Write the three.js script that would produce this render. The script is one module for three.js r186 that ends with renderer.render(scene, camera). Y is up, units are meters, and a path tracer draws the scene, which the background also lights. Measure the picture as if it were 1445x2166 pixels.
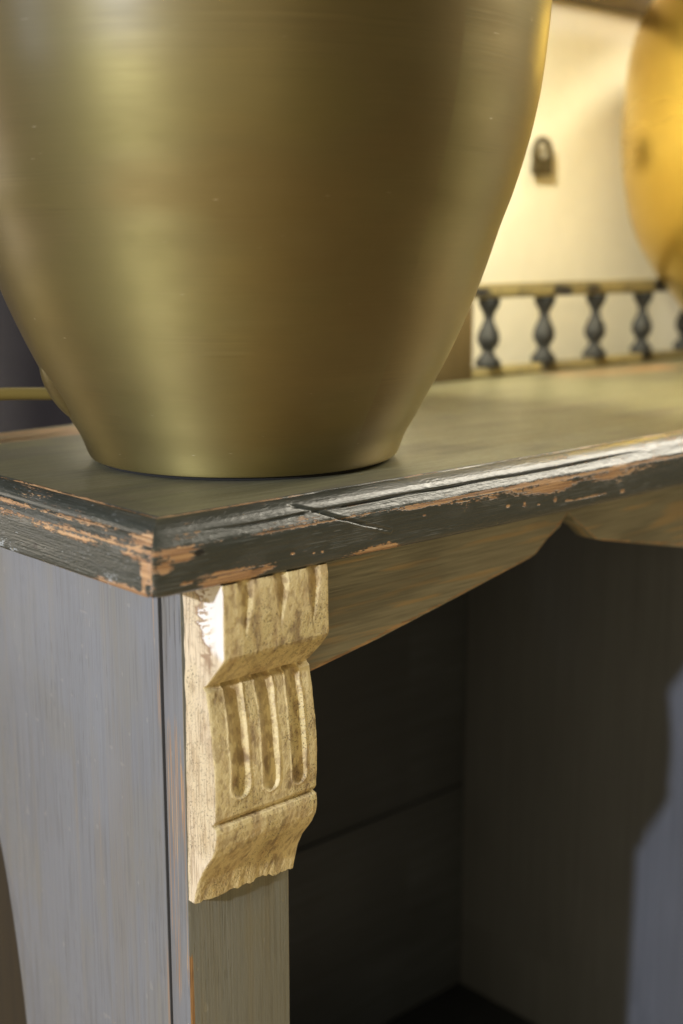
import * as THREE from 'three';
import { mergeGeometries, mergeVertices, toCreasedNormals } from 'three/addons/utils/BufferGeometryUtils.js';

// ---------------------------------------------------------------- camera, surroundings, lights, exposure
const scene = new THREE.Scene();
const camera = new THREE.PerspectiveCamera(42.966, 683 / 1024, 0.02, 30);
camera.position.set(-0.376, 0.1847, 0.5608);
camera.up.set(0, 1, 0);
camera.lookAt(-0.376 + 0.6611, 0.1847 - 0.2003, 0.5608 - 0.7231);
camera.focus = 0.82;
camera.userData.fStop = 3.9;
scene.add(camera);
scene.background = new THREE.Color().setRGB(0.195, 0.172, 0.118);

const renderer = new THREE.WebGLRenderer();
renderer.toneMapping = THREE.LinearToneMapping;
renderer.toneMappingExposure = 1;
renderer.shadowMap.enabled = true;

// the shop's cool spotlight, low on the left; its shadows fall to the right and slightly inwards
const spot = new THREE.SpotLight(new THREE.Color().setRGB(0.9, 0.97, 1.12), 19.5, 0, 0.5, 0.4);
spot.name = 'cool_spotlight';
spot.position.set(-2.31, 0.69, 0.45);
spot.target.position.set(0.15, -0.1, -0.1);
spot.castShadow = true;
spot.shadow.radius = 1.6;
scene.add(spot, spot.target);
// a tall bright shop window far to the left and a warm lit display on the right
function areaLight(name, color, intensity, w, h, pos, at) {
  const l = new THREE.RectAreaLight(new THREE.Color().setRGB(...color), intensity, w, h);
  l.name = name; l.position.set(...pos); l.lookAt(...at); scene.add(l);
  return l;
}
areaLight('window_light', [0.85, 0.95, 1.2], 9, 0.2, 0.8, [-1.9, 0.5, -0.85], [0.1, 0.3, -0.15]);
areaLight('added_rear_light', [1.0, 0.86, 0.7], 3.2, 0.8, 1.6, [-1.15, 0.3, -2.1], [0.1, 0.2, -0.2]);  // added area light, makes the beige band reflected in the lamp base
areaLight('display_light', [1.0, 0.92, 0.76], 16, 0.7, 1.3, [2.2, 1.5, 0.5], [0.2, 0.0, 0.0]);
areaLight('added_front_light', [1.0, 0.8, 0.42], 1.6, 2.2, 1.8, [-1.75, 0.1, 1.75], [0.15, 0.1, -0.1]);  // added warm light behind the camera, lifts the brass and front faces

// ---------------------------------------------------------------- helpers
let seed = 7;
const rnd = () => { seed = (seed * 1664525 + 1013904223) >>> 0; return seed / 4294967296; };
const NT = new Float32Array(65536).map(() => rnd());
const fl = Math.floor;
function vn(x, y) {
  const xi = fl(x), yi = fl(y);
  let fx = x - xi, fy = y - yi;
  fx = fx * fx * (3 - 2 * fx); fy = fy * fy * (3 - 2 * fy);
  const r0 = (yi & 255) << 8, r1 = ((yi + 1) & 255) << 8, c0 = xi & 255, c1 = (xi + 1) & 255;
  const a = NT[r0 + c0], b = NT[r0 + c1], c = NT[r1 + c0], d = NT[r1 + c1];
  return (a + (b - a) * fx) * (1 - fy) + (c + (d - c) * fx) * fy;
}
function fbm(x, y, o = 4) {
  let s = 0, a = 0.5, n = 0;
  for (let i = 0; i < o; i++) { s += a * vn(x + i * 17.3, y + i * 31.7); n += a; a *= 0.5; x *= 2.03; y *= 2.03; }
  return s / n;
}
const clamp = (x, a = 0, b = 1) => (x < a ? a : x > b ? b : x);
const sst = (a, b, x) => { const t = clamp((x - a) / (b - a)); return t * t * (3 - 2 * t); };
const mix = (a, b, t) => a + (b - a) * t;
const mixc = (o, c, t) => { o[0] = mix(o[0], c[0], t); o[1] = mix(o[1], c[1], t); o[2] = mix(o[2], c[2], t); };
const gauss = (x, s) => Math.exp(-(x * x) / (s * s));
const toS = (c) => 255 * (c <= 0.0031308 ? 12.92 * c : 1.055 * Math.pow(clamp(c), 1 / 2.4) - 0.055);

// colour map + (height in R, roughness in G) map; fn(x, y, o) in metres writes o = [r, g, b, height, roughness]
function maps(w, h, W, H, fn) {
  const a = new Uint8Array(w * h * 4), b = new Uint8Array(w * h * 4), o = [0, 0, 0, 0.5, 0.5];
  for (let j = 0; j < h; j++) for (let i = 0; i < w; i++) {
    o[3] = 0.5; o[4] = 0.5;
    fn(((i + 0.5) / w) * W, ((j + 0.5) / h) * H, o);
    const k = (j * w + i) * 4;
    a[k] = toS(o[0]); a[k + 1] = toS(o[1]); a[k + 2] = toS(o[2]); a[k + 3] = 255;
    b[k] = 255 * clamp(o[3]); b[k + 1] = 255 * clamp(o[4]); b[k + 2] = 0; b[k + 3] = 255;
  }
  const t = (d, srgb) => {
    const x = new THREE.DataTexture(d, w, h, THREE.RGBAFormat);
    x.wrapS = x.wrapT = THREE.RepeatWrapping; x.magFilter = x.minFilter = THREE.LinearFilter;
    if (srgb) x.colorSpace = THREE.SRGBColorSpace;
    x.repeat.set(1 / W, 1 / H); x.needsUpdate = true;
    return x;
  };
  return { map: t(a, true), aux: t(b, false) };
}
function mat(name, m, bump, extra = {}) {
  const x = new THREE.MeshPhysicalMaterial({ map: m.map, roughnessMap: m.aux, roughness: 1, bumpMap: m.aux, bumpScale: bump, side: THREE.DoubleSide, ...extra });
  x.name = name;
  return x;
}
// a sheet of nu x nv cells; fn(i/nu, j/nv) returns [x, y, z, u, v]
function grid(nu, nv, fn) {
  const P = new Float32Array((nu + 1) * (nv + 1) * 3), U = new Float32Array((nu + 1) * (nv + 1) * 2), I = [];
  for (let j = 0; j <= nv; j++) for (let i = 0; i <= nu; i++) {
    const k = j * (nu + 1) + i, r = fn(i / nu, j / nv);
    P.set([r[0], r[1], r[2]], k * 3); U.set([r[3], r[4]], k * 2);
    if (i < nu && j < nv) I.push(k, k + 1, k + nu + 2, k, k + nu + 2, k + nu + 1);
  }
  const g = new THREE.BufferGeometry();
  g.setAttribute('position', new THREE.BufferAttribute(P, 3));
  g.setAttribute('uv', new THREE.BufferAttribute(U, 2));
  g.setIndex(I); g.computeVertexNormals();
  return g;
}
// uv in metres from the direction each face looks in; the grain (v) runs along x, y or z
function boxUV(geo, grain = 'y', du = 0, dv = 0) {
  const g = geo.index ? geo.toNonIndexed() : geo;
  g.computeVertexNormals();
  const p = g.attributes.position, uv = new Float32Array(p.count * 2), a = new THREE.Vector3(), b = new THREE.Vector3(), c = new THREE.Vector3();
  for (let t = 0; t < p.count; t += 3) {
    a.fromBufferAttribute(p, t); b.fromBufferAttribute(p, t + 1).sub(a); c.fromBufferAttribute(p, t + 2).sub(a);
    b.cross(c);
    const nx = Math.abs(b.x), ny = Math.abs(b.y), nz = Math.abs(b.z), ax = nx >= ny && nx >= nz ? 'x' : ny >= nz ? 'y' : 'z';
    for (let k = 0; k < 3; k++) {
      a.fromBufferAttribute(p, t + k);
      const free = ['x', 'y', 'z'].filter((q) => q !== ax);
      let [u, v] = free;
      if (u === grain) [u, v] = [v, u];
      uv[(t + k) * 2] = a[u] + du; uv[(t + k) * 2 + 1] = a[v] + dv;
    }
  }
  g.setAttribute('uv', new THREE.BufferAttribute(uv, 2));
  return toCreasedNormals(g, 0.5);
}
// a plate cut from an outline; plane 'zy' stands across x, 'xy' stands across z, 'xz' lies flat. t0..t1: from where to where it reaches across
function plate(plane, pts, t0, t1, bevel = 0.001, grain = 'y', smooth = false) {
  const s = new THREE.Shape();
  const v = pts.map((q) => new THREE.Vector2(plane === 'xz' ? q[0] : q[0], plane === 'xz' ? -q[1] : q[1]));
  if (smooth) { s.moveTo(v[0].x, v[0].y); s.splineThru(v.slice(1)); s.closePath(); } else s.setFromPoints(v);
  const g = new THREE.ExtrudeGeometry(s, { depth: t1 - t0 - 2 * bevel, bevelEnabled: bevel > 0, bevelSize: bevel, bevelThickness: bevel, bevelOffset: -bevel, bevelSegments: 2, curveSegments: 24 });
  g.translate(0, 0, bevel);
  if (plane === 'zy') { g.rotateY(-Math.PI / 2); g.translate(t1, 0, 0); }
  if (plane === 'xy') g.translate(0, 0, t0);
  if (plane === 'xz') { g.rotateX(-Math.PI / 2); g.translate(0, t0, 0); }
  return boxUV(g, grain);
}
const box = (x0, x1, y0, y1, z0, z1, bevel = 0.001, grain = 'y') => plate('xy', [[x0, y0], [x1, y0], [x1, y1], [x0, y1]], z0, z1, bevel, grain);

const used = {};
function numbered(n) { const k = used[n] = (used[n] ?? -1) + 1; return k ? `${n}_${String(k).padStart(3, '0')}` : n; }
function part(name, geo, m, parent, label) {
  const o = new THREE.Mesh(geo, m); o.name = numbered(name); o.castShadow = o.receiveShadow = true; parent.add(o);
  if (label) o.userData.label = label;
  return o;
}
function thing(name, label, category, pos = [0, 0, 0]) {
  const g = new THREE.Group(); g.name = numbered(name); g.position.set(...pos); g.userData = { label, category }; scene.add(g);
  return g;
}
function struct(name, geo, m) { const o = part(name, geo, m, scene); o.userData.kind = 'structure'; return o; }

// the carved bracket: [z, y] down its face
const CP = [[-0.0008, -0.0006], [0.0002, -0.006], [0.0004, -0.030], [0.0002, -0.0432], [-0.0010, -0.0456], [-0.0050, -0.0500], [-0.0120, -0.0573], [-0.0178, -0.0634], [-0.0204, -0.0648], [-0.0200, -0.0660], [-0.0176, -0.0676], [-0.0152, -0.0800], [-0.0132, -0.0930], [-0.0116, -0.1070], [-0.0108, -0.1200], [-0.0108, -0.1360], [-0.0114, -0.1450], [-0.0128, -0.1473], [-0.0148, -0.1482], [-0.0146, -0.1490], [-0.0112, -0.1500], [-0.0104, -0.1530], [-0.0108, -0.1580], [-0.0122, -0.1635], [-0.0154, -0.1700], [-0.0204, -0.1765], [-0.0254, -0.1830], [-0.0292, -0.1900], [-0.0318, -0.1970], [-0.0336, -0.2030], [-0.0340, -0.2050]];
const clen = [0]; for (let i = 1; i < CP.length; i++) clen.push(clen[i - 1] + Math.hypot(CP[i][0] - CP[i - 1][0], CP[i][1] - CP[i - 1][1]));
const CL = clen[clen.length - 1];
function cprof(q) { let i = 1; while (i < clen.length - 1 && clen[i] < q) i++; const t = clamp((q - clen[i - 1]) / (clen[i] - clen[i - 1])); return [mix(CP[i - 1][0], CP[i][0], t), mix(CP[i - 1][1], CP[i][1], t)]; }
const XC0 = 0.0474, XC1 = 0.1262;
function flute(x, y) {
  let d = 0;
  if (y < -0.0645 && y > -0.147) for (const [cx, w, b] of [[0.0660, 0.0132, -0.1352], [0.0890, 0.0124, -0.1372], [0.1110, 0.0114, -0.1392]]) {
    const c = cx + 0.0006 * (vn(y * 90, cx * 900) - 0.5), hw = w / 2 * (1 + 0.14 * (vn(y * 120, cx * 777) - 0.5)), yy = y < b + hw ? (b + hw - y) : 0, e = Math.hypot((x - c) / hw, yy / hw);
    if (e < 1.3) d += (0.0027 * Math.pow(clamp(1 - e * e), 0.5) * (0.95 + 0.15 * vn(y * 150, x * 300)) - 0.0005 * gauss(e - 1.08, 0.1));
  }
  if (y > -0.0445) for (const [cx, w, b] of [[0.0625, 0.0120, -0.0352], [0.0885, 0.0118, -0.0330], [0.1135, 0.0110, -0.0368]]) {
    const t = sst(b, b + 0.03, y), hw = w / 2 * Math.pow(t + 0.02, 0.6), c = cx + (y - b) * 0.04, e = Math.abs(x - c) / hw;
    if (e < 1 && y > b) d = Math.max(d, 0.0024 * Math.pow(t, 0.6) * (1 - e * e));
  }
  return d;
}
// edge profile: [set back from the face, height]
const PROF = [[0.004, 0.0], [0.0012, 0.0003], [0.0002, 0.0016], [0, 0.004], [0, 0.010], [0, 0.017], [0, 0.0236], [0.0003, 0.0254], [0.0013, 0.0270], [0.0026, 0.0286], [0.0040, 0.0305], [0.0050, 0.0321],
  [0.0064, 0.0341], [0.0082, 0.0359], [0.0104, 0.0375], [0.0128, 0.0388], [0.0150, 0.0396], [0.0164, 0.0398], [0.0174, 0.0393], [0.0181, 0.0398], [0.0190, 0.0401]];
const plen = [0]; for (let i = 1; i < PROF.length; i++) plen.push(plen[i - 1] + Math.hypot(PROF[i][0] - PROF[i - 1][0], PROF[i][1] - PROF[i - 1][1]));
const PL = plen[plen.length - 1];
function prof(q) {
  let i = 1; while (i < plen.length - 1 && plen[i] < q) i++;
  const t = clamp((q - plen[i - 1]) / (plen[i] - plen[i - 1])), a = PROF[i - 1], b = PROF[i];
  const dx = (b[0] - a[0]), dy = (b[1] - a[1]), l = Math.hypot(dx, dy);
  return [a[0] + dx * t, a[1] + dy * t, dy / l, dx / l];   // set back, height, outward normal (out, up)
}
// how far up the profile the point lies that shows at height h over the face when seen from the front left
const qAt = (h) => { for (let i = 1; i < PROF.length; i++) { const a = PROF[i - 1][1] + 0.277 * PROF[i - 1][0], b = PROF[i][1] + 0.277 * PROF[i][0]; if (h <= b) return mix(plen[i - 1], plen[i], clamp((h - a) / (b - a))); } return PL; };
const QA = plen[7] - 0.0003, QC = plen[11], QI = plen[19];
// ---------------------------------------------------------------- surfaces
const WOOD = [0.36, 0.195, 0.09], WOODL = [0.55, 0.34, 0.17], WOODD = [0.17, 0.085, 0.04];
function wood(o, along, across) {
  const s = fbm(along * 22, across * 1500, 3), k = fbm(along * 70 + 9, across * 300, 2);
  o[0] = WOOD[0]; o[1] = WOOD[1]; o[2] = WOOD[2];
  mixc(o, WOODL, sst(0.4, 0.7, s) * 0.8); mixc(o, WOODD, sst(0.5, 0.2, s) * 0.7); mixc(o, WOODD, sst(0.62, 0.8, k) * 0.5);
}
// painted moulded edge, worn through to the wood. x along it, q up its profile; arrises at q = 0, QA and QI
const FRONT_PATCH = [[0.036, 0.006, 0.011, 0.004, 0.75], [0.055, 0.0065, 0.012, 0.0045, 1.0], [0.068, 0.006, 0.008, 0.003, 0.6], [0.016, 0.026, 0.011, 0.0026, 0.95], [0.009, 0.019, 0.005, 0.003, 1.2], [0.022, 0.0225, 0.006, 0.002, 0.8],
  [0.158, 0.005, 0.013, 0.0026, 1.0], [0.179, 0.0045, 0.009, 0.0026, 0.95], [0.21, 0.0262, 0.022, 0.0016, 0.7], [0.26, 0.0245, 0.024, 0.0024, 0.55], [0.30, 0.0238, 0.03, 0.0026, 0.5], [0.336, 0.0225, 0.016, 0.0036, 1.1], [0.362, 0.0238, 0.02, 0.003, 0.5], [0.405, 0.0228, 0.02, 0.0042, 0.75], [0.46, 0.0238, 0.05, 0.003, 0.55],
  [0.2892, 0.0155, 0.0022, 0.0012, 1.2], [0.3066, 0.0148, 0.0012, 0.0016, 1.1], [0.322, 0.0124, 0.0014, 0.0006, 1.1], [0.3401, 0.0132, 0.0022, 0.0019, 1.3], [0.354, 0.0112, 0.003, 0.0012, 1.0], [0.38, 0.0102, 0.024, 0.0008, 1.05], [0.4196, 0.0092, 0.0022, 0.0013, 1.2], [0.0985, 0.0131, 0.0015, 0.0007, 1.1], [0.1146, 0.0108, 0.0009, 0.0006, 1.2], [0.1213, 0.0107, 0.001, 0.0006, 1.2], [0.208, 0.0205, 0.0018, 0.0008, 1.0], [0.082, 0.0085, 0.007, 0.0022, 0.8], [0.0235, 0.0085, 0.004, 0.0008, 0.9]];
const SIDE_PATCH = [[0.035, 0.0035, 0.02, 0.0035, 1.0], [0.06, 0.002, 0.03, 0.002, 0.7], [0.02, 0.003, 0.01, 0.003, 0.7], [0.016, 0.0245, 0.012, 0.0024, 0.9], [0.005, 0.0175, 0.0045, 0.0045, 1.1], [0.007, 0.010, 0.0022, 0.007, 0.7], [0.010, 0.0365, 0.010, 0.005, 0.8], [0.06, 0.0255, 0.025, 0.0014, 0.6], [0.10, 0.025, 0.03, 0.0015, 0.45], [0.17, 0.0255, 0.05, 0.002, 0.5], [0.06, 0.036, 0.03, 0.0016, 0.5], [0.17, 0.0345, 0.05, 0.0016, 0.8]];
function edgePaint(front) {
  const patch = front ? FRONT_PATCH : SIDE_PATCH, ox = front ? 0 : 40;
  return (x, q, o) => {
    const grain = fbm(x * 30 + ox, q * 2400, 3), blot = fbm(x * 45 + ox, q * 160, 4), fine = fbm(x * 420 + ox, q * 1300, 3), streak = fbm(x * 26 + 5 + ox, q * 1900 + 3, 3);
    let w = 0;
    w += 0.62 * Math.exp(-q / 0.0012) + 0.25 * Math.exp(-q / 0.003) * sst(0.4, 0.62, vn(x * 28 + 2 + ox, 1));
    w += (front ? mix(0.36, 0.66, sst(0.15, 0.3, x)) : 0.34) * gauss(q - QA, 0.0015);
    w += (front ? mix(0.55, 0.42, sst(0.06, 0.25, x)) : 0.66) * gauss(q - QI + 0.0004, 0.0008);
    if (q > QA && q < QC) w += 0.24 * sst(0.35, 0.65, vn(x * 16 + 7 + ox, 2));
    if (q > QC) w += 0.2 * sst(0.42, 0.75, vn(x * 22 + 17 + ox, q * 300)) * (front ? 0.8 + 0.6 * sst(0.18, 0.3, x) : 1.6);
    for (const [cx, cq, rx, rq, a] of patch) { const e = ((x - cx) / rx) ** 2 + ((q - cq) / rq) ** 2; if (e < 4) w += a * 0.8 * Math.exp(-e * 0.75); }
    w += (q < QA ? 0.66 : 0.5) * Math.exp(-x / 0.0022);
    const v = w + 0.34 * (fbm(x * 150 + ox, q * 230, 3) - 0.5) + 0.5 * (blot - 0.5) + 0.62 * (fine - 0.5) + 0.62 * (streak - 0.5) - 0.03;
    const bare = sst(0.455, 0.505, v), thin = sst(0.33, 0.46, v);
    o[0] = 0.041; o[1] = 0.045; o[2] = 0.037;
    const t = 0.72 + 0.5 * grain; o[0] *= t; o[1] *= t; o[2] *= t;
    mixc(o, [0.07, 0.073, 0.066], sst(0.5, 0.75, blot) * 0.4);
    const scr = 0.6 * sst(0.8, 0.88, vn(x * 60 + ox, q * 3600)) * sst(0.5, 0.7, vn(x * 14 + 3 + ox, q * 120));
    mixc(o, [0.3, 0.32, 0.32], scr * (q > QA ? 0.2 : 0.5));
    mixc(o, [0.11, 0.07, 0.045], thin * 0.55);
    const c = [0, 0, 0]; wood(c, x + ox, q);
    mixc(o, c, bare);
    if (front) { const h = ((x - 0.032) / 0.0034) ** 2 + ((q - 0.0242) / 0.0017) ** 2; mixc(o, [0.012, 0.012, 0.012], sst(1.3, 0.8, h + 0.5 * (fine - 0.5))); }
    else { const h = ((x - 0.1213) / 0.0022) ** 2 + ((q - 0.0121) / 0.0016) ** 2; mixc(o, [0.01, 0.01, 0.01], sst(1.4, 0.7, h + 0.8 * (fine - 0.5)));
      for (const [a, b] of [[0.0414, 0.0081], [0.165, 0.006], [0.15, 0.0035]]) mixc(o, [0.4, 0.43, 0.44], 0.7 * sst(0.55, 0.75, fine + 0.45 * gauss(Math.hypot(x - a, (q - b) * 1.5), 0.006) - 0.22)); }
    // a crack in the paint at the corner shows pale filler
    mixc(o, [0.62, 0.5, 0.4], sst(0.52, 0.6, 0.62 * Math.exp(-x / 0.0016) * sst(0.003, 0.008, q) * sst(0.021, 0.014, q) + 0.5 * (blot - 0.4)) * 0.85);
    o[3] = 0.5 + 0.3 * (grain - 0.5) + 0.25 * (fine - 0.5) - 0.3 * bare * (0.6 + streak) + 0.16 * sst(0.36, 0.45, v) * (1 - bare) - 0.1 * scr;
    o[4] = mix(0.36 + 0.22 * (blot - 0.5), 0.55, bare);
  };
}
const M = {};
{
  M.edgeFront = mat('worn dark paint', maps(2048, 200, 0.8, 0.056, edgePaint(true)), 0.0009, { clearcoat: 0.55, clearcoatRoughness: 0.28 });
  M.edgeSide = mat('worn dark paint', maps(1024, 160, 0.45, 0.056, edgePaint(false)), 0.0009, { clearcoat: 0.1, clearcoatRoughness: 0.3 });
  // table top: x along the grain, y = depth from the front
  M.top = mat('rubbed grey green paint', maps(1400, 700, 0.8, 0.44, (x, y, o) => {
    const g = fbm(x * 9, y * 420, 3), b = fbm(x * 13 + 3, y * 30, 4), f = fbm(x * 260, y * 700, 2), k = fbm(x * 5 + 8, y * 90 + 4, 4);
    o[0] = 0.19; o[1] = 0.178; o[2] = 0.105;
    const t = 0.78 + 0.45 * g; o[0] *= t; o[1] *= t; o[2] *= t;
    mixc(o, [0.22, 0.195, 0.125], sst(0.48, 0.75, k) * 0.6);
    mixc(o, [0.1, 0.095, 0.075], sst(0.55, 0.75, b) * 0.45);
    mixc(o, [0.3, 0.28, 0.22], 0.5 * sst(0.8, 0.88, vn(x * 38 + y * 160, y * 2300 + x * 300)) * sst(0.5, 0.7, vn(x * 17 + 3, y * 30 + 8)));
    const c = [0, 0, 0]; wood(c, x, y);
    const w = (0.45 * sst(0.318, 0.326, y) * sst(0.372, 0.366, y) + 0.42 * gauss(y - 0.378, 0.012)) * sst(0.3, 0.2, x) + 0.42 * gauss(y - 0.0182, 0.0006) + 0.5 * (b - 0.5) + 0.45 * (g - 0.5);
    mixc(o, [0.21, 0.165, 0.105], sst(0.318, 0.324, y) * 0.55 * sst(0.3, 0.2, x)); mixc(o, c, sst(0.42, 0.52, w) * 0.8);
    o[3] = 0.5 + 0.4 * (g - 0.5) + 0.15 * (f - 0.5); o[4] = 0.40 + 0.16 * (b - 0.5) + 0.1 * (f - 0.5);
  }), 0.0005);
  // blue grey painted boards, grain along v
  const panelPaint = (ox, worn) => (x, y, o) => {
    const g = fbm(x * 900 + ox, y * 9, 3), b = fbm(x * 22 + ox, y * 6, 4), s = fbm(x * 160 + ox, y * 5 + 2, 3), f = fbm(x * 900 + ox, y * 160, 2);
    o[0] = 0.170; o[1] = 0.175; o[2] = 0.186;
    const t = 0.86 + 0.16 * g + 0.12 * b; o[0] *= t; o[1] *= t; o[2] *= t;
    mixc(o, [0.2, 0.168, 0.115], sst(0.52, 0.82, s) * 0.3); mixc(o, [0.185, 0.175, 0.145], sst(0.48, 0.7, fbm(x * 30 + 70 + ox, y * 18, 4)) * 0.3); mixc(o, [0.13, 0.13, 0.13], sst(0.56, 0.74, fbm(x * 650 + ox, y * 22 + 8, 3)) * 0.5);
    mixc(o, [0.2, 0.21, 0.228], sst(0.5, 0.8, fbm(x * 12 + 4 + ox, y * 8, 3)) * 0.5);
    const pore = sst(0.8, 0.9, vn(x * 1500 + 9 + ox, y * 75)) * sst(0.42, 0.62, fbm(x * 26 + 5 + ox, y * 7, 3)), nick = sst(0.93, 0.97, vn(x * 190 + ox, y * 130 + 7));
    mixc(o, [0.055, 0.052, 0.048], pore * 0.2); mixc(o, [0.26, 0.25, 0.23], nick * 0.4);
    if (worn) worn(x, y, o, g, s, b);
    o[3] = 0.55 + 0.35 * (g - 0.5) + 0.2 * (f - 0.5) - 0.15 * pore - 0.2 * nick; o[4] = 0.52 + 0.15 * (b - 0.5);
  };
  M.panel = mat('blue grey paint', maps(1280, 1200, 0.4, 0.8, panelPaint(0, (x, y, o, g, s) => {
    // x = z + 0.4, y = height + 0.8: wear beside the joint and at the rear edge
    const j = 0.4 - 0.062 - x, w = 0.5 * Math.exp(-j / 0.003) * sst(0.62, 0.5, y) + 0.35 * Math.exp(-j / 0.012) * sst(0.66, 0.72, y) + 0.75 * (s - 0.5) + 0.4 * (g - 0.5);
    mixc(o, [0.3, 0.2, 0.13], sst(0.3, 0.42, w) * 0.75);
  })), 0.0006);
  M.stile = mat('blue grey paint worn to wood', maps(1280, 1300, 0.4, 0.8, panelPaint(11, (x, y, o, g, s, b) => {
    const h = y - 0.8;
    const z = x - 0.2;                 // side face: u = z + 0.2; front face: u = x + 0.2
    let w;
    if (z < 0) { const st = fbm(x * 1400, y * 10, 3); w = 0.42 * gauss(h + 0.145, 0.055) + 0.24 * gauss(h + 0.25, 0.04) + 0.3 * Math.exp(-Math.abs(z + 0.04) / 0.001) + 1.5 * (st - 0.5) - 0.12; } else { const st = fbm(x * 700, y * 12, 3); w = 0.85 * Math.exp(-Math.abs(z - 0.0465) / 0.0035) * sst(-0.236, -0.25, h) + 0.33 * gauss(z - 0.107, 0.004) * gauss(h + 0.265, 0.03) + 0.42 * Math.exp(-Math.abs(z - 0.127) / 0.0011) + 0.5 * (st - 0.5) - 0.02; }
    const c = [0, 0, 0]; wood(c, y, x);
    if (z >= 0) { o[0] *= 0.99; o[1] *= 0.94; o[2] *= 0.7; }  // front face paint warmed to imitate the warmer light there
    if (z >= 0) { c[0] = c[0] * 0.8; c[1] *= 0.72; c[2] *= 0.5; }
    mixc(o, c, sst(0.3, 0.4, w) * 0.9);
    if (z < 0) { const cr = sst(0.72, 0.8, vn(x * 1600 + 3, y * 30)) * sst(-0.08, -0.03, h); mixc(o, [0.03, 0.028, 0.025], cr * 0.7); }
    o[4] = 0.5;
  })), 0.0006);
  // apron: grain along v = x
  M.apron = mat('rubbed paint with warm light tint', maps(260, 1400, 0.14, 0.75, (a, x, o) => {
    const g = fbm(a * 1000, x * 30, 3), s = fbm(a * 260 + 4, x * 16 + 1, 4), b = fbm(a * 40, x * 12, 3), f = fbm(a * 1500, x * 60, 2);
    o[0] = 0.235; o[1] = 0.226; o[2] = 0.172;  // olive tint puts the warm front light into the base colour
    const t = 0.6 + 0.75 * g; o[0] *= t; o[1] *= t; o[2] *= t;
    mixc(o, [0.42, 0.29, 0.14], sst(0.54, 0.74, s) * 0.6); mixc(o, [0.12, 0.115, 0.09], sst(0.52, 0.75, b) * 0.5);
    const y = a - 0.12, fromC = Math.abs(x - 0.4125), edge = fromC > 0.04 ? -0.0434 - 0.1822 * (fromC - 0.0394) : -0.0159 - 0.7 * fromC;
    const c = [0, 0, 0]; wood(c, x, a); mixc(o, c, sst(0.42, 0.5, 0.62 * Math.exp(-Math.abs(y - edge) / 0.0022) + 0.6 * (s - 0.5) + 0.4 * (g - 0.5)) * 0.85);
    o[3] = 0.5 + 0.5 * (g - 0.5) + 0.2 * (f - 0.5); o[4] = 0.5 + 0.2 * (b - 0.5);
  }), 0.0009);
  // antiqued cream paint on the corbel: brown glaze caught in the pits and grain
  const cream = (ox, side) => (x, y, o) => {
    const gx = side ? 1500 : 430, gy = side ? 60 : 230;
    const n1 = fbm(x * 130 + ox, y * 75, 4), n2 = fbm(x * gx + ox, y * gy, 4), n3 = fbm(x * 1500 + ox, y * 1200, 3), n4 = fbm(x * 42 + ox, y * 26 + 5, 3), n5 = fbm(x * gx * 0.6 + 31, y * gy * 0.5 + ox, 3);
    o[0] = 0.70; o[1] = 0.58; o[2] = 0.315;
    if (side) { o[0] = 0.72; o[1] = 0.60; o[2] = 0.42; }
    mixc(o, [0.5, 0.40, 0.17], sst(0.42, 0.68, n4) * (side ? 0.25 : 0.45));
    mixc(o, [0.39, 0.255, 0.12], sst(0.5, 0.8, n1) * (side ? 0.35 : 0.5));
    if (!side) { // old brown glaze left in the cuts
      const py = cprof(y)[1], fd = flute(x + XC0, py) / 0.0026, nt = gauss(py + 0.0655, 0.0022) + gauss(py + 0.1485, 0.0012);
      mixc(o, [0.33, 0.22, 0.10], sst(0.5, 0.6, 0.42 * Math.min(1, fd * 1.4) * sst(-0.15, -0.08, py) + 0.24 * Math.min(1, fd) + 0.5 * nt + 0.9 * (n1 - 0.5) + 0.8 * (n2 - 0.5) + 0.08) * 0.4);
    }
    mixc(o, [0.27, 0.175, 0.095], sst(0.52, 0.68, n2) * (side ? 0.55 : 0.42));
    mixc(o, [0.13, 0.085, 0.05], sst(0.62, 0.72, n5 * 0.6 + n1 * 0.4) * (side ? 0.7 : 0.45));
    mixc(o, [0.08, 0.055, 0.035], sst(0.66, 0.74, n3) * sst(0.4, 0.6, n4) * 0.8);
    if (side) {
      const h = -y, depth = x;     // x: metres behind the block's face, y: metres below the top
      // bare white primer between brown brush strokes
      const lim = 0.0215 - 0.006 * sst(0.03, 0.045, y) + 0.009 * (fbm(y * 330, x * 120 + 3, 3) - 0.5) * 2;
      const wh = sst(lim + 0.0008, lim - 0.0004, depth) * sst(0.0495, 0.043, y + 0.5 * depth + 0.006 * (n2 - 0.5)) ;
      const st = sst(0.56, 0.62, fbm(x * 190 + 40, (y - x * 0.35) * 620, 3)) * sst(0.006, 0.016, depth);
      mixc(o, [0.30, 0.19, 0.11], sst(0.006, 0.0, Math.abs(depth - lim) - 0.001) * sst(0.06, 0.045, y) * 0.85);
      mixc(o, [0.84, 0.8, 0.76], wh * (1 - st * 0.9));
      o[3] = 0.5 + 0.5 * (n2 - 0.5) + 0.2 * wh;
    } else o[3] = 0.5 + 0.35 * (n2 - 0.5) + 0.3 * (n1 - 0.5) + 0.25 * (n3 - 0.5);
    o[4] = 0.55 + 0.25 * (n1 - 0.5);
  };
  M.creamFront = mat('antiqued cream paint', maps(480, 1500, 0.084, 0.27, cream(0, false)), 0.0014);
  M.creamSide = mat('antiqued cream paint', maps(300, 1300, 0.046, 0.21, cream(60, true)), 0.0011);
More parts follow.
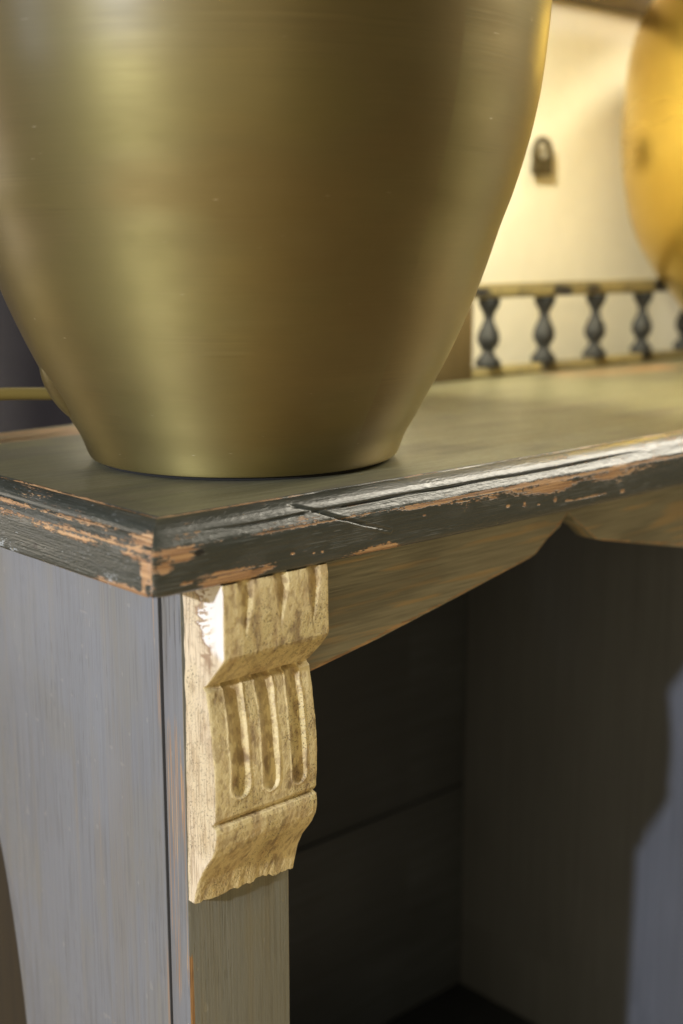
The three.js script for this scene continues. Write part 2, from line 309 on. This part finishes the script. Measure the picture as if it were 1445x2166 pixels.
  M.dark = mat('dark blue black paint', maps(400, 400, 0.6, 0.6, (x, y, o) => {
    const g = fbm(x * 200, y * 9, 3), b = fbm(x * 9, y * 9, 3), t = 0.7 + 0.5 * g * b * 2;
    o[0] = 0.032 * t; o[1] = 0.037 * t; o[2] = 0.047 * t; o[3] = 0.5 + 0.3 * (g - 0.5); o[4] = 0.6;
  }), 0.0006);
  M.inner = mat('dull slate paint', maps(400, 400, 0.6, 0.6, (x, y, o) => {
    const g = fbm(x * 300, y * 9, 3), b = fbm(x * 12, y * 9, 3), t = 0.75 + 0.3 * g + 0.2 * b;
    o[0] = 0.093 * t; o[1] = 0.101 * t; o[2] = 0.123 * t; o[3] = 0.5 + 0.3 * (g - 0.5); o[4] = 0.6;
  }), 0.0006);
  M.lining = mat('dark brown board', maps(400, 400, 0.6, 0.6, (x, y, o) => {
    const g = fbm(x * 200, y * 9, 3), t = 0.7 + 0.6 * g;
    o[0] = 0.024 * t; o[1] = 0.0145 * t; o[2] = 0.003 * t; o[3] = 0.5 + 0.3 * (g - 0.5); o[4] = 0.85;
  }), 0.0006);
  M.gallery = mat('rubbed black and gold brown paint', maps(256, 512, 0.1, 0.2, (x, y, o) => {
    const g = fbm(x * 300, y * 20, 3), b = fbm(x * 60 + 5, y * 50, 3);
    o[0] = 0.2; o[1] = 0.165; o[2] = 0.085; mixc(o, [0.33, 0.27, 0.12], sst(0.45, 0.65, g) * 0.8); mixc(o, [0.03, 0.03, 0.035], sst(0.55, 0.7, b));
    o[3] = g; o[4] = 0.4;
  }), 0.0004);
  M.baluster = mat('worn black paint', maps(128, 256, 0.1, 0.12, (x, y, o) => {
    const b = fbm(x * 160 + 5, y * 160, 4);
    o[0] = 0.008; o[1] = 0.010; o[2] = 0.014; mixc(o, [0.07, 0.055, 0.03], sst(0.55, 0.75, b) * 0.5); o[3] = b; o[4] = 0.62;
  }), 0.0003);
  // brushed brass: fine rings round the axis
  M.brass = mat('brushed antique brass', maps(512, 2048, 1.0, 1.0, (x, y, o) => {
    const l = fbm(x * 10, y * 760, 3), m = fbm(x * 26 + 7, y * 1900, 2), p = fbm(x * 12 + 3, y * 9, 4), d = vn(x * 9 + 2, y * 60), pit = sst(0.985, 0.995, vn(x * 330, y * 210));
    const gr = 0.5 + 1.6 * sst(0.5, 0.8, d) * sst(0.35, 0.7, fbm(x * 14 + 50, y * 11, 2)), t = 0.94 + 0.19 * gr * (l - 0.5) + 0.15 * gr * (m - 0.5);
    o[0] = 0.29 * t; o[1] = 0.234 * t; o[2] = 0.092 * t;
    mixc(o, [0.28, 0.195, 0.072], sst(0.45, 0.75, p) * 0.4); mixc(o, [0.26, 0.22, 0.078], sst(0.5, 0.28, p) * 0.5); mixc(o, [0.2, 0.155, 0.062], sst(0.52, 0.78, fbm(x * 5 + 30, y * 5 + 9, 5)) * 0.5);
    mixc(o, [0.85, 0.8, 0.65], pit * 0.5);
    o[3] = 0.5 + 0.4 * (l - 0.5) + 0.6 * (m - 0.5); o[4] = 0.7 + 0.12 * gr * (l - 0.5) + 0.16 * (p - 0.5) + 0.12 * (fbm(x * 34 + 11, y * 44, 4) - 0.5);
  }), 0.00004, { metalness: 1, anisotropy: 0.8, clearcoat: 0.7, clearcoatRoughness: 0.32, anisotropyRotation: Math.PI / 2 });
  M.polished = mat('polished aged brass', maps(512, 512, 1.0, 1.0, (x, y, o) => {
    const b = fbm(x * 10, y * 7, 4), c = fbm(x * 5 + 3, y * 4, 3), s = fbm(x * 40 + 3, y * 40, 3);
    o[0] = 0.6; o[1] = 0.42; o[2] = 0.095; mixc(o, [0.5, 0.33, 0.06], sst(0.45, 0.7, b) * 0.6); mixc(o, [0.5, 0.33, 0.08], sst(0.6, 0.85, c * 0.5 + s * 0.5) * 0.3);
    o[3] = 0.5 + 0.3 * (c - 0.5); o[4] = 0.3 + 0.25 * (b - 0.5);
  }), 0.004, { metalness: 1 });
  M.wall = mat('cream wall plaster', maps(512, 512, 1.2, 1.2, (x, y, o) => {
    const b = fbm(x * 6, y * 6, 4), f = fbm(x * 70, y * 70, 3), t = 0.94 + 0.1 * (b - 0.5) + 0.04 * (f - 0.5);
    o[0] = 0.74 * t; o[1] = 0.69 * t; o[2] = 0.57 * t; o[3] = 0.5 + 0.3 * (f - 0.5) + 0.4 * (b - 0.5); o[4] = 0.7;
  }), 0.002);
  M.navy = mat('dark slate wall paint', maps(256, 256, 1.2, 1.2, (x, y, o) => {
    const b = fbm(x * 8, y * 8, 4), f = fbm(x * 70, y * 70, 3), t = 0.9 + 0.3 * (b - 0.5) + 0.1 * (f - 0.5);
    o[0] = 0.064 * t; o[1] = 0.06 * t; o[2] = 0.074 * t; o[3] = f; o[4] = 0.7;
  }), 0.001);
  M.brown = mat('dark brown boards', maps(512, 512, 1.2, 1.2, (x, y, o) => {
    const g = fbm(x * 60, y * 4, 4), b = fbm(x * 5, y * 5, 3), t = 0.7 + 0.5 * g + 0.2 * (b - 0.5);
    o[0] = 0.125 * t; o[1] = 0.088 * t; o[2] = 0.04 * t; o[3] = g; o[4] = 0.55;
  }), 0.001);
  M.floor = mat('pale oak floor', maps(512, 512, 1.2, 1.2, (x, y, o) => {
    const g = fbm(x * 60, y * 4, 4), b = fbm(x * 5, y * 5, 3), t = 0.75 + 0.4 * g + 0.2 * (b - 0.5);
    o[0] = 0.46 * t; o[1] = 0.34 * t; o[2] = 0.19 * t; o[3] = g; o[4] = 0.5;
  }), 0.001);
  const flat = (name, c, rough, extra = {}) => { const m = new THREE.MeshPhysicalMaterial({ color: new THREE.Color().setRGB(...c), roughness: rough, side: THREE.DoubleSide, ...extra }); m.name = name; return m; };
  M.cord = flat('gold brown woven cable', [0.26, 0.2, 0.06], 0.5);
  M.plateBrass = flat('dull dark brass', [0.06, 0.046, 0.022], 0.55, { metalness: 0.2 });
  M.shade = flat('cream lampshade cloth', [0.34, 0.3, 0.24], 0.95, { transmission: 0.06, thickness: 0 });
  M.bulb = flat('glowing bulb glass', [0.9, 0.85, 0.7], 0.4, { emissive: new THREE.Color().setRGB(1, 0.8, 0.46), emissiveIntensity: 6 });
  M.matt = flat('black grime', [0.008, 0.007, 0.006], 0.9);  // near-black standing in for joint shade; also colours the felt pad
  M.rail = flat('dark brown', [0.07, 0.05, 0.025], 0.5);
}

// ---------------------------------------------------------------- setting
struct('wall', box(0.47, 3.2, -0.78, 2.2, -0.86, -0.5, 0.002), M.wall);
struct('wall_slate', box(-0.3, 1.7, -0.20, 2.2, -1.62, -1.5, 0.002), M.navy);
struct('wall_dado', box(-0.3, 1.7, -0.776, -0.203, -1.62, -1.49, 0.002), M.brown);
struct('floor', box(-2.4, 3.2, -0.82, -0.78, -1.62, 2.2, 0.0, 'x'), M.floor);

// ---------------------------------------------------------------- the console table
const table = thing('console_table', 'worn grey green painted console table with moulded top and cream carved bracket', 'console table');
const XE = 1.6;                                    // right end of the table
const segDist = (x, y, pts) => {                    // [distance, how far along]
  let best = 1, at = 0;
  for (let i = 1; i < pts.length; i++) {
    const [ax, ay] = pts[i - 1], bx = pts[i][0] - ax, by = pts[i][1] - ay, t = clamp(((x - ax) * bx + (y - ay) * by) / (bx * bx + by * by)), d = Math.hypot(x - ax - bx * t, y - ay - by * t);
    if (d < best) { best = d; at = (i - 1 + t) / (pts.length - 1); }
  }
  return [best, at];
};
// q of the features that the front edge carries
const GOUGE = [[0.101, 0.0405], [0.1150, 0.0355], [0.1244, 0.0318], [0.1357, 0.0262], [0.1551, 0.0194], [0.1775, 0.0124]].map(([x, h]) => [x, qAt(h)]);
function frontDisp(x, q) {
  let d = 0;
  // long drying crack that wanders along the moulding
  const qc = QC - 0.0004 + 0.0010 * (vn(x * 26, 3) - 0.5) + 0.0016 * (vn(x * 9, 8) - 0.5);
  const a = sst(0.03, 0.075, x) * sst(0.46, 0.38, x) * (0.55 + 0.8 * vn(x * 30, 5)) * (x > 0.112 && x < 0.142 ? 0.5 : 1);
  d -= 0.0026 * a * gauss(q - qc, 0.00047);
  // second hairline at the back of the moulding
  d -= 0.0017 * gauss(q - QI + 0.0011 - 0.0004 * (vn(x * 40, 6) - 0.5), 0.0005) * sst(0.08, 0.14, x) * (0.4 + vn(x * 35, 9));
  const [gd, ga] = segDist(x, q, GOUGE), wv = 0.00075 * (0.8 + 0.7 * vn(x * 260, q * 260));
  d -= 0.0021 * Math.exp(-Math.pow(gd / wv, 2)) * sst(0, 0.12, ga) * sst(1.02, 0.7, ga) * (0.7 + 0.6 * vn(x * 180, 4));
  d += 0.0004 * gauss(gd - 0.0014, 0.0007) * sst(0.25, 0.5, ga) * (q < 0.027 ? 1 : 0.3);
  // worn, uneven arrises and old dents
  d -= 0.0011 * (fbm(x * 55, 2.5, 3) - 0.3) * (gauss(q, 0.0022) + gauss(q - QA, 0.0018));
  d += 0.00014 * (fbm(x * 40, q * 260, 3) - 0.5) + 0.00016 * (fbm(x * 240, q * 900, 2) - 0.5);
  return d;
}
function sideDisp(x, q) {
  return -0.0012 * (fbm(x * 45 + 30, 2.5, 3) - 0.3) * (gauss(q, 0.0022) + gauss(q - QA, 0.0018)) + 0.0003 * (fbm(x * 40 + 30, q * 260, 3) - 0.5) - 0.0012 * gauss(q - QC - 0.001 * vn(x * 20, 3), 0.0007) * (0.3 + vn(x * 18, 7)) - 0.0007 * gauss(q - QI + 0.0009, 0.0006);
}
function corner(t, q) {                              // the mitre is rounded and chipped; t: metres from it
  return -(0.0014 + 0.0016 * (fbm(q * 260, 3, 3) - 0.3)) * Math.exp(-t / 0.0022) * sst(QI - 0.006, QA + 0.002, q);
}
const wob = (x) => 0.0012 * (vn(x * 6, 21) - 0.5);
const stripFront = (x0, x1, nu, nq) => grid(nu, nq, (s, r) => {
  const q = r * PL, [o, y, nx, ny] = prof(q);
  const t = x0 === 0 ? s * (x1 - 0.03) : 0, x = x0 === 0 ? (s < 1 ? mix(o, x1, s) : x1) : mix(x0, x1, s);
  const d = frontDisp(x, q) + (x0 === 0 ? corner(x - o, q) : 0), dc = x0 === 0 ? corner(x - o, q) * 0.7 : 0;
  return [x - (x0 === 0 ? dc : 0), y + d * ny + wob(x) * (x - o) / (x - o + 0.05), -o + d * nx, x, q];
});
const tabletop = part('tabletop', (() => {
  const backZ = (x) => -mix(0.368, 0.426, sst(0, 0.6, x));
  const upper = grid(160, 60, (s, r) => { const x = mix(0.019, XE, s), z = mix(-0.019, backZ(x), r); return [x, 0.0401 + 0.0003 * (vn(x * 9, z * 14) - 0.5) * sst(0, 0.03, -z - 0.019) + wob(x) * (x - 0.019) / (x + 0.03) * (1 - r * 0.4), z, x, -z]; });
  const lower = grid(60, 10, (s, r) => { const x = mix(0.004, XE, s); return [x, 0.0001 + wob(x) * (x - 0.004) / (x + 0.046) * (1 - r), mix(-0.004, backZ(x), r), x, r * 0.4]; });
  const back = grid(60, 2, (s, r) => { const x = mix(0.004, XE, s); return [x, r * 0.0400, backZ(x), x, 0.375 + r * 0.04]; });
  return mergeGeometries([upper, lower, back]);
})(), M.top, table);
part('front_moulding', mergeGeometries([stripFront(0, 0.62, 1000, 96), stripFront(0.62, XE, 200, 40)]), M.edgeFront, tabletop, 'front edge moulding split by a long crack and a diagonal gouge');
part('side_moulding', grid(420, 80, (s, r) => {
  const q = r * PL, [o, y, nx, ny] = prof(q), z = -mix(o, 0.369, s), c = corner(-z - o, q), d = sideDisp(-z, q) + c;
  return [o - d * nx, y + d * ny, z + c * 0.7, -z, q];
}), M.edgeSide, tabletop);

// left side panel with its shaped rear edge, and the corner post in front of it
const XS = 0.0465, ZF = -0.040, YB = -0.78;
part('side_panel', (() => {
  const rear = [[-0.345, -0.0005], [-0.340, -0.08], [-0.322, -0.15], [-0.299, -0.21], [-0.2815, -0.2565], [-0.2715, -0.295], [-0.262, -0.346], [-0.256, -0.3925], [-0.251, -0.46], [-0.249, -0.56], [-0.249, YB]];
  const c = new THREE.SplineCurve(rear.map((p) => new THREE.Vector2(...p))).getPoints(60).map((p) => [p.x, p.y]);
  return plate('zy', [[-0.0628, YB], [-0.0630, -0.4], [-0.0640, -0.2], [-0.0644, -0.0005], ...c], XS + 0.0006, XS + 0.02, 0.0012).translate(0, 0, 0);
})(), M.panel, table);
const uvShift = (g, du, dv) => { const a = g.attributes.uv; for (let i = 0; i < a.count; i++) a.setXY(i, a.getX(i) + du, a.getY(i) + dv); return g; };
const panelMesh = table.children[table.children.length - 1]; uvShift(panelMesh.geometry, 0.4, 0.8);
part('corner_post', (() => {
  const g = plate('xy', [[XS, YB], [0.1269, YB], [0.1269, -0.0005], [XS, -0.0005]], -0.0598, ZF, 0.0009);
  return uvShift(g, 0.2, 0.8);
})(), M.stile, table);

part('joint_shade', box(XS + 0.0014, XS + 0.012, YB, -0.001, -0.0648, -0.0596, 0), M.matt, table);  // black strip added to stand for the shade inside the open joint
const ragged = (x) => 0.7 * 0.0026 * (fbm(x * 200, 1, 3) - 0.5) * 2 + 0.0036 * (vn(x * 85, 4) - 0.5);
function corbelAt(x, r) {
  let [z, y] = cprof(r * CL);
  if (y < -0.186) y += (ragged(x) - 0.0022 * clamp((x - XC0) / 0.08)) * sst(-0.186, -0.2045, y) * 1.3;
  const big = 0.0008 * (fbm(x * 60, y * 60, 3) - 0.5) + 0.0003 * (fbm(x * 300, y * 200, 3) - 0.5);
  z += big - flute(x, y);
  const eL = x - XC0, eR = XC1 - x;                    // worn side arrises
  z -= 0.0006 * (Math.exp(-eL / 0.0007) + Math.exp(-eR / 0.0009)) * (0.4 + 1.2 * vn(y * 150, eL < eR ? 3 : 5));
  return [x + 0.0005 * (fbm(y * 60, 7, 2) - 0.5), y, Math.max(z, ZF - 0.001)];
}
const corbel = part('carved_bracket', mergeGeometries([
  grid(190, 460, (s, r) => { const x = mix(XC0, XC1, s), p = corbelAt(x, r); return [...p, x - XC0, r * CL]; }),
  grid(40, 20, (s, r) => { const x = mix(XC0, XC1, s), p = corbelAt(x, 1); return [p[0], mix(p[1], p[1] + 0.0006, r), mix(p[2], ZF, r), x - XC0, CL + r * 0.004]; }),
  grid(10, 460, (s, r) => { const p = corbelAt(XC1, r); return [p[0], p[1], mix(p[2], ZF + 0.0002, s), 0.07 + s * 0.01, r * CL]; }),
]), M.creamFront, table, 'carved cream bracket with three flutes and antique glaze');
part('bracket_side', grid(40, 460, (s, r) => {
  const p = corbelAt(XC0, r), gap = 0.0022 * sst(-0.2, -0.05, p[1]) * (0.4 + 0.9 * vn(p[1] * 90, 2)), zb = ZF + gap, z = mix(p[2], zb, s);
  return [p[0] + 0.00025 * (fbm(z * 900, p[1] * 60, 2) - 0.5) * (s > 0.04 ? 1 : 0), p[1], z, 0.0005 - z, -p[1]];
}), M.creamSide, corbel, 'pale side of the bracket with a bare white patch');

// front apron with its pointed arch, second half behind the photograph's right edge
part('apron', (() => {
  const half = [[0.0159, 0], [0.0212, 0.0056], [0.0262, 0.0095], [0.0292, 0.0165], [0.0330, 0.0245], [0.0383, 0.0315], [0.0426, 0.0375], [0.0448, 0.0440], [0.0611, 0.1277], [0.0750, 0.2021], [0.0850, 0.2672], [0.0965, 0.335]];
  const cx = 0.4130, L = half.map(([d, a]) => [cx - a, -d]).reverse(), R = half.slice(1).map(([d, a]) => [cx + a * 0.93, -d + 0.001]);
  const g = plate('xy', [[0.0785, -0.0006], ...L, ...R.slice(0, -1), [0.689, -0.088], [0.689, -0.0006]], -0.0625, -0.0440, 0.0011, 'x');
  return uvShift(g, 0.12, 0);
})(), M.apron, table, 'shaped apron board with a pointed arch, rubbed paint');
// the recess below
const back = new THREE.Group(); back.name = 'back_panel'; table.add(back);
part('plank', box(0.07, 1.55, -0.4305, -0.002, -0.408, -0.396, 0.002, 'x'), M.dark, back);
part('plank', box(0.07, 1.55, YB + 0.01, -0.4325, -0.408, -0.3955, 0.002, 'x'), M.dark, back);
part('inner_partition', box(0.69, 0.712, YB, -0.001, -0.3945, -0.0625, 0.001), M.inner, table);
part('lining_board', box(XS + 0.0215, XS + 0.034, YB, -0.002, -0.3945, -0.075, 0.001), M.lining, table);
part('partition_post', box(0.69, 0.770, YB, -0.001, -0.0605, -0.0405, 0.001), M.stile, table);
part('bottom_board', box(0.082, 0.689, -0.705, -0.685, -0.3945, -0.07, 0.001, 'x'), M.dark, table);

// gallery rail along the back
const gal = new THREE.Group(); gal.name = 'gallery_rail'; table.add(gal);
part('bottom_rail', box(0.698, XE, 0.0405, 0.0520, -0.4145, -0.4000, 0.002, 'x'), M.gallery, gal);
part('top_rail', box(0.600, XE, 0.1280, 0.1440, -0.4150, -0.3985, 0.003, 'x'), M.gallery, gal);
part('end_post', box(0.600, 0.6975, 0.0405, 0.1278, -0.4145, -0.4000, 0.001), M.brown, gal);
{
  const bp = [[0.0135, 0], [0.0138, 0.007], [0.0105, 0.010], [0.0085, 0.0135], [0.0062, 0.018], [0.0085, 0.0215], [0.0118, 0.028], [0.0125, 0.034], [0.0108, 0.041], [0.0080, 0.047], [0.0058, 0.053], [0.0056, 0.058], [0.0080, 0.064], [0.0108, 0.069], [0.0120, 0.0735], [0.0120, 0.0782]];
  const sp = new THREE.SplineCurve(bp.map((p) => new THREE.Vector2(...p))).getPoints(48);
  const g = new THREE.LatheGeometry(sp, 20);
  for (let i = 0; i < 9; i++) { const b = part('baluster', g, M.baluster, gal); b.position.set(0.731 + 0.0975 * i, 0.0521, -0.4072); b.scale.set(1.02, 0.972, 1.02); b.rotation.y = i * 1.3; }
}

// ---------------------------------------------------------------- lamps
function spline(pts, n) { return new THREE.CatmullRomCurve3(pts.map((p) => new THREE.Vector3(p[0], p[1], 0)), false, 'centripetal').getPoints(n).map((p) => new THREE.Vector2(Math.max(p.x, 0.0001), p.y)); }
function lampTop(g, baseTop, rim, top, r0, r1, bulbY, power) {
  part('stem', new THREE.CylinderGeometry(0.011, 0.011, bulbY - 0.05 - baseTop, 24).translate(0, (bulbY - 0.05 + baseTop) / 2, 0), M.plateBrass, g);
  part('lamp_shade', new THREE.LatheGeometry([new THREE.Vector2(r0, rim), new THREE.Vector2(r1, top), new THREE.Vector2(r1 - 0.003, top), new THREE.Vector2(r0 - 0.003, rim), new THREE.Vector2(r0, rim)], 96), M.shade, g);
  part('bulb', new THREE.SphereGeometry(0.03, 24, 16).translate(0, bulbY, 0), M.bulb, g);
  const l = new THREE.PointLight(new THREE.Color().setRGB(0.96, 0.9, 0.66), power); l.name = 'bulb_light'; l.position.set(0, bulbY, 0); l.castShadow = true; l.shadow.radius = 2.8; g.add(l);
}
const lamp1 = thing('table_lamp', 'large brushed antique brass table lamp base standing at the table corner', 'table lamp', [0.1849, 0.0403, -0.1536]);
part('lamp_base', new THREE.LatheGeometry(spline([[0.0, 0.0022], [0.100, 0.0022], [0.1052, 0.0026], [0.1072, 0.0042], [0.1128, 0.0180], [0.1201, 0.0310], [0.1281, 0.0460], [0.1375, 0.0630], [0.1484, 0.0860], [0.1576, 0.1075], [0.1666, 0.1325], [0.1754, 0.1590], [0.1826, 0.1785], [0.1892, 0.2000], [0.1938, 0.2175], [0.1986, 0.2410], [0.2012, 0.2610], [0.2032, 0.2810], [0.2045, 0.3050], [0.2030, 0.3350], [0.1970, 0.3700], [0.1840, 0.4050], [0.1600, 0.4370], [0.120, 0.4600], [0.070, 0.4720], [0.030, 0.4800], [0.0, 0.4810]], 260), 220), M.brass, lamp1);
part('felt_pad', new THREE.CylinderGeometry(0.101, 0.101, 0.0022, 96).translate(0, 0.0011, 0), M.matt, lamp1);
lampTop(lamp1, 0.479, 0.59, 0.86, 0.20, 0.13, 0.66, 7.4);
{
  // cable boss low on the rear left of the base, and the cable that leaves it
  const dir = new THREE.Vector3(-0.935, 0, -0.355).normalize();
  const boss = new THREE.SphereGeometry(1, 32, 20).scale(0.0125, 0.027, 0.019);
  boss.rotateZ(-0.52).rotateY(Math.atan2(-dir.z, dir.x)); boss.translate(dir.x * 0.1225, 0.053, dir.z * 0.1225);
  part('cable_boss', boss, M.brass, lamp1);
  const pts = [[0.000, 0.034, -0.130], [-0.05, 0.036, -0.136], [-0.11, 0.040, -0.140], [-0.18, 0.041, -0.138], [-0.26, 0.036, -0.13], [-0.34, 0.016, -0.12]].map((p) => new THREE.Vector3(...p));
  part('power_cord', new THREE.TubeGeometry(new THREE.CatmullRomCurve3(pts), 80, 0.0046, 14), M.cord, lamp1);
}
const lamp2 = thing('table_lamp', 'round polished golden brass table lamp base before the gallery rail', 'table lamp', [1.146, 0.0403, -0.22]);
part('lamp_base', new THREE.LatheGeometry(spline([[0, 0.001], [0.13, 0.001], [0.137, 0.006], [0.150, 0.030], [0.170, 0.060], [0.192, 0.089], [0.207, 0.107], [0.2215, 0.1285], [0.2355, 0.154], [0.2460, 0.185], [0.2545, 0.224], [0.2585, 0.2625], [0.2590, 0.290], [0.2570, 0.322], [0.2530, 0.365], [0.246, 0.397], [0.232, 0.425], [0.20, 0.45], [0.15, 0.468], [0.08, 0.48], [0.03, 0.486], [0, 0.487]], 200), 160), M.polished, lamp2);
lampTop(lamp2, 0.485, 0.50, 0.85, 0.205, 0.13, 0.78, 1.8);

// ---------------------------------------------------------------- on the wall
{
  const g = thing('hanging_plate', 'small dark brass hanging plate with a round eye on the cream wall', 'wall hanger', [0.9205, 0.2935, -0.496]);
  const s = new THREE.Shape(); s.moveTo(-0.0185, -0.0225); s.lineTo(0.0185, -0.0225); s.lineTo(0.0185, 0.0035); s.absarc(0, 0.0035, 0.0185, 0, Math.PI, false); s.lineTo(-0.0185, -0.0225);
  const h = new THREE.Path(); h.absarc(0, 0.0055, 0.0105, 0, Math.PI * 2, true); s.holes.push(h);
  part('eye_plate', new THREE.ExtrudeGeometry(s, { depth: 0.002, bevelEnabled: true, bevelSize: 0.0005, bevelThickness: 0.0005, bevelSegments: 2, curveSegments: 24 }).translate(0, 0, 0.0035), M.plateBrass, g);
  for (const [x, y] of [[-0.010, -0.014], [0.010, -0.014]]) part('screw', new THREE.SphereGeometry(0.003, 16, 10).scale(1, 1, 0.5).translate(x, y, 0.0062), M.plateBrass, g);
  part('backing_block', new THREE.BoxGeometry(0.024, 0.012, 0.0068).translate(0, -0.015, 0), M.rail, g);
}
{
  const r = part('dark_strip', box(0.475, 3.1, 0.477, 0.51, -0.4995, -0.482, 0.003, 'x'), M.rail, scene);  // plain dark strip along the upper wall
  r.userData = { label: 'dark strip running along the top of the cream wall', category: 'rail' };
}
renderer.render(scene, camera);
